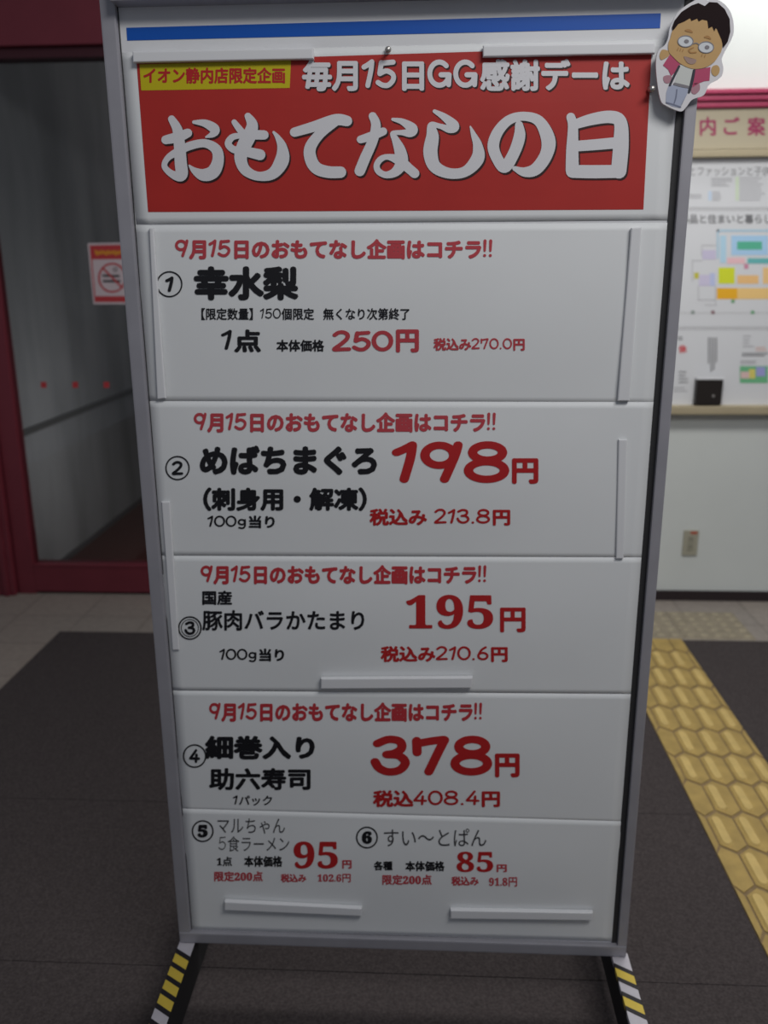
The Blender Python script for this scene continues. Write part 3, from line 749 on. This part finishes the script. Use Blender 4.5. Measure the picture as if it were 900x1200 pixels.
bm = bmesh.new(); box(bm, (X0 - 0.012, WY - 0.064, zy(486, WY - .06)), (X1, WY, zy(475.5, WY - .06)), 0.008); link('frame_rail', bm, M_BEIGE, info)
bm = bmesh.new(); box(bm, (X0 - 0.03, WY - 0.064, zy(486, WY - .06)), (X0, WY, zy(127, WY - .06)), 0.006); link('frame_stile', bm, M_BEIGE, info)
def flat(yy):
    return lambda px, py: on_y(px, py, yy)
class Wallface:
    def __init__(s, y, o): s.y = y; s.o = o
    def place(s, lift=0.0005): return flat(s.y - lift)
hd = Wallface(WY - 0.042, info); ib = Wallface(IB, info)
M_MAG = mat('ink_magenta', (0.30, 0.025, 0.09), 0.5); M_LG = mat('ink_light_grey', (0.40, 0.40, 0.42), 0.5); M_MG = mat('ink_mid_grey', (0.17, 0.17, 0.18), 0.5)
for ch, bb in (('店', (791, 137, 812, 159)), ('内', (820, 137, 839, 159)), ('ご', (848, 137, 867, 158)), ('案', (876, 137, 897, 159)), ('内', (904, 137, 925, 159))):
    text(hd, ch, bb, M_MAG, 0.025)
text(ib, '衣料品とファッションと子供服の', (778, 195, 921, 206), M_MG, 0.0)
text(ib, '食料品と住まいと暮らしの', (786, 251, 915, 262), M_MG, 0.02)
def patch(x0, y0, x1, y1, col, nm='map_patch', lift=0.0006):
    key = 'map_%02x%02x%02x' % tuple(int(c * 255) for c in col)
    M = bpy.data.materials.get(key) or mat(key, col, 0.5)
    bm = bmesh.new(); poly(bm, [on_y(x, y, IB - lift) for x, y in ((x0, y0), (x1, y0), (x1, y1), (x0, y1))]); link(nm, bm, M, info)
for y in (243, 245.5): patch(770, y, 960, y + .9, (.42, .42, .43), 'rule_line')
for y in (383, 385.5): patch(770, y, 960, y + .9, (.42, .42, .43), 'rule_line')
patch(770, 366.4, 960, 367.2, (.5, .5, .5), 'rule_line')
patch(840, 269, 960, 271.5, (.42, .60, .72)); patch(840, 269, 842.5, 303, (.42, .60, .72))
patch(844, 276, 851, 308, (.45, .66, .80)); patch(857, 276, 900, 299, (.40, .62, .84)); patch(864, 283, 893, 292.5, (.10, .46, .30), lift=0.0010)
patch(902, 276, 940, 299, (.40, .62, .84))
patch(852, 302, 873, 309, (.82, .52, .55)); patch(876, 302.5, 912, 309, (.14, .46, .46)); patch(872, 309, 877, 315, (.60, .25, .36))
patch(842, 313.5, 861, 332.5, (.66, .72, .03)); patch(864, 322.5, 889, 332.5, (.84, .52, .22)); patch(894, 313.5, 930, 332.5, (.84, .56, .25))
patch(840, 337.5, 864, 350.5, (.83, .43, .02)); patch(864, 337.5, 930, 350.5, (.85, .57, .22))
patch(823, 293, 839, 304, (.58, .54, .70)); patch(819, 322, 832, 335, (.60, .56, .72)); patch(832, 320, 838, 335, (.50, .55, .78)); patch(813.5, 319.5, 819, 326.5, (.55, .52, .06))
for (x, y, c) in ((812, 366, (.25, .3, .28)), (835.5, 366, (.24, .12, .14)), (882, 366, (.14, .36, .18)), (859, 353, (.14, .36, .18))):
    patch(x - 2, y - 2, x + 2, y + 2, c, 'map_dot', 0.0010)
for (a, b, c, d) in ((811, 305, 812, 330), (811, 305, 823, 306), (822, 288, 823, 300), (822, 287, 840, 288), (818, 335, 819, 352), (818, 351, 838, 352), (826, 357, 840, 358), (838, 335, 839, 357)):
    patch(a, b, c, d, (.48, .48, .5), 'map_line')
# small columns of print
random.seed(3)
def tiny_print(x0, y0, x1, y1, n, mm, vertical=False):
    strokes = []
    for k in range(n):
        t = (k + .5) / n
        if vertical:
            x = x0 + (x1 - x0) * t; y = y0
            e = y1 - random.uniform(0, .35) * (y1 - y0)
            while y < e: L = random.uniform(1.5, 3.2); strokes.append([(x, y, 1.5), (x, min(y + L, e), 1.5)]); y += L + 1.0
        else:
            y = y0 + (y1 - y0) * t; x = x0; e = x1 - random.uniform(0, .4) * (x1 - x0)
            while x < e: L = random.uniform(1.5, 3.5); strokes.append([(x, y, 1.3), (min(x + L, e), y, 1.3)]); x += L + .9
    px_strokes(ib, strokes, (0, 0), 1, mm, 'small_print_lettering', 0.0006)
patch(830, 224, 834, 235, (.55, .66, .80)); patch(862, 207, 866, 235, (.62, .72, .55))
tiny_print(834, 208, 860, 219, 4, M_LG); tiny_print(835, 224, 846, 236, 4, M_LG); tiny_print(867, 207, 896, 236, 8, M_LG); tiny_print(806, 227, 822, 233, 2, M_LG)
tiny_print(796, 434, 807, 450, 4, M_MG); tiny_print(790, 453, 807, 460, 2, M_LG)
tiny_print(829, 396, 841, 438, 4, M_MG, True); tiny_print(871, 392, 883, 408, 4, M_LG); tiny_print(886, 406, 900, 412, 2, mat('ink_pale_red', (.66, .42, .36), .5)); tiny_print(870, 413, 905, 418, 2, M_MG); tiny_print(868, 422, 886, 427, 2, M_LG)
tiny_print(795, 394, 800, 399, 2, M_MG)
text(ib, '休', (795, 404, 805, 414), mat('ink_bright_red', (.60, .08, .09), .5), 0.05)
patch(867, 429, 900, 449, (.16, .46, .24)); patch(868, 435.5, 878, 443.5, (.70, .50, .48), lift=.001); patch(878, 432.5, 885, 443.5, (.68, .60, .15), lift=.001); patch(886, 430, 897, 441, (.34, .35, .66), lift=.001)
settle(info)

# leaflet box standing on the board's lower rail
lp = on_y(830, 476, WY - 0.064)
lbox = thing('leaflet_box', 'small black open leaflet box at the foot of the white guide board', 'leaflet box', (lp.x, WY - 0.06, lp.z))
xl, xr = on_y(814.5, 470, IB - .03).x, on_y(845, 470, IB - .03).x
zb, zt_ = zy(474.5, IB - .03), zy(443.5, IB - .03)
bm = bmesh.new()
box(bm, (xl, IB - .034, zb), (xr, IB - .031, zt_ - .004), 0.001); link('front_panel', bm, M_DARKBOX, lbox)
bm = bmesh.new(); box(bm, (xl, IB - .034, zb), (xl + .003, IB - .001, zt_ - 0.002)); box(bm, (xr - .003, IB - .034, zb), (xr, IB - .001, zt_ - 0.002)); box(bm, (xl, IB - .034, zb), (xr, IB - .001, zb + .003)); link('side_panel', bm, M_DARKBOX, lbox)
bm = bmesh.new(); box(bm, (xl - .003, IB - .036, zt_ - .004), (xr + .003, IB - .028, zt_ + .006), 0.001); link('rim', bm, M_BAR, lbox)
bm = bmesh.new(); cc = on_y(836, 464, IB - .036); cyl(bm, (cc.x, IB - .036, cc.z), 0.006, 0.004, 'Y', 14); link('pale_disc', bm, mat('pale_disc_grey', (.22, .21, .2), .4), lbox)  # small grey disc on the front of the box
settle(lbox)

# wall outlet
op = on_y(809, 636, WY - 0.004)
out = thing('wall_outlet', 'ivory wall socket plate with a red mark, low on the white wall', 'outlet', (op.x, WY, op.z))
bm = bmesh.new(); box(bm, (op.x - .034, WY - .008, op.z - .060), (op.x + .034, WY, op.z + .060), 0.003); link('cover_plate', bm, M_OUTLET, out)
bm = bmesh.new(); box(bm, (op.x - .013, WY - .011, op.z - .035), (op.x + .013, WY - .006, op.z + .035), 0.002); link('socket', bm, mat('socket_ivory', (.30, .29, .225), .5), out)
bm = bmesh.new()
for dz in (-.018, .018):
    for dx in (-.005, .005): box(bm, (op.x + dx - .0012, WY - .0116, op.z + dz - .006), (op.x + dx + .0012, WY - .0105, op.z + dz + .006))
link('slot', bm, M_OUTDARK, out)
bm = bmesh.new(); box(bm, (op.x - .004, WY - .0092, op.z + .043), (op.x + .026, WY - .0078, op.z + .055)); link('red_mark', bm, mat('outlet_red', (.42, .09, .05), .5), out)
settle(out)

# ================================================================== DOOR STICKERS
GY = WY + 0.012
def gquad(bm, pts, d=0.0, mi=0): return poly(bm, [on_y(x, y, GY - d) for x, y in pts], mi)
stk = thing('warning_sticker', 'red and white prohibition sticker on the door glass beside the board', 'sticker', on_y(127, 320, GY))
bm = bmesh.new(); P = ((102.5, 285), (160, 284), (166, 356.5), (109.5, 356.5)); gquad(bm, P, .0006)
r = bmesh.ops.extrude_face_region(bm, geom=list(bm.faces)); bmesh.ops.translate(bm, verts=[v for v in r['geom'] if isinstance(v, bmesh.types.BMVert)], vec=(0, .0004, 0))
link('sticker_sheet', bm, mat('sticker_white', (.50, .42, .44), .5), stk)
M_SRED = mat('sticker_red', (.40, .035, .04), .5)
bm = bmesh.new(); gquad(bm, ((105, 287.5), (157.5, 286.5), (159, 303.5), (106.5, 304)), .0010); gquad(bm, ((110.5, 347), (162.5, 347), (163.5, 354), (111, 354)), .0010); gquad(bm, ((106.5, 304), (108, 304), (111.8, 347), (110.3, 347)), .0010); link('red_band', bm, M_SRED, stk)
gf = Wallface(GY, stk)
px_strokes(gf, [[(112 + 3.6 * k, 294 + (k % 2), 2.6), (114 + 3.6 * k, 298.5 - (k % 3), 2.6)] for k in range(12)] + [[(112, 296.5, 2), (152, 296, 2)]], (0, 0), 1, mat('sticker_orange', (.55, .22, .02), .5), 'orange_marks', .0014)
px_strokes(gf, [ell(131.5, 325.5, 15.5, 16.5, 2.2, 26)], (0, 0), 1, M_SRED, 'prohibition_ring', .0014)
px_strokes(gf, [[(120.5, 314, 2.2), (143, 337, 2.2)]], (0, 0), 1, M_SRED, 'prohibition_bar', .0018)
px_strokes(gf, [[(121, 323, 2.8), (139, 323.5, 2.8)], [(121.5, 329.5, 2.8), (140, 329.5, 3.0)], ell(135, 316, 2, 2.2, 1.0, 12)], (0, 0), 1, M_INKGREY, 'pictogram', .0016)
settle(stk)
for (x, lab) in ((51, 'leftmost of the three small red square stickers in a row on the glass'), (88, 'middle one of the three small red square stickers on the door glass'), (124.5, 'small red square sticker on the glass nearest the silver board post')):
    bm = bmesh.new(); gquad(bm, ((x - 3.3, 447.5), (x + 3.3, 447.5), (x + 3.6, 454.5), (x - 3.0, 454.5)), .0006)
    r = bmesh.ops.extrude_face_region(bm, geom=list(bm.faces)); bmesh.ops.translate(bm, verts=[v for v in r['geom'] if isinstance(v, bmesh.types.BMVert)], vec=(0, .0005, 0))
    tag(link('square_sticker', bm, M_SRED), lab, 'sticker', 'red squares on the door glass')
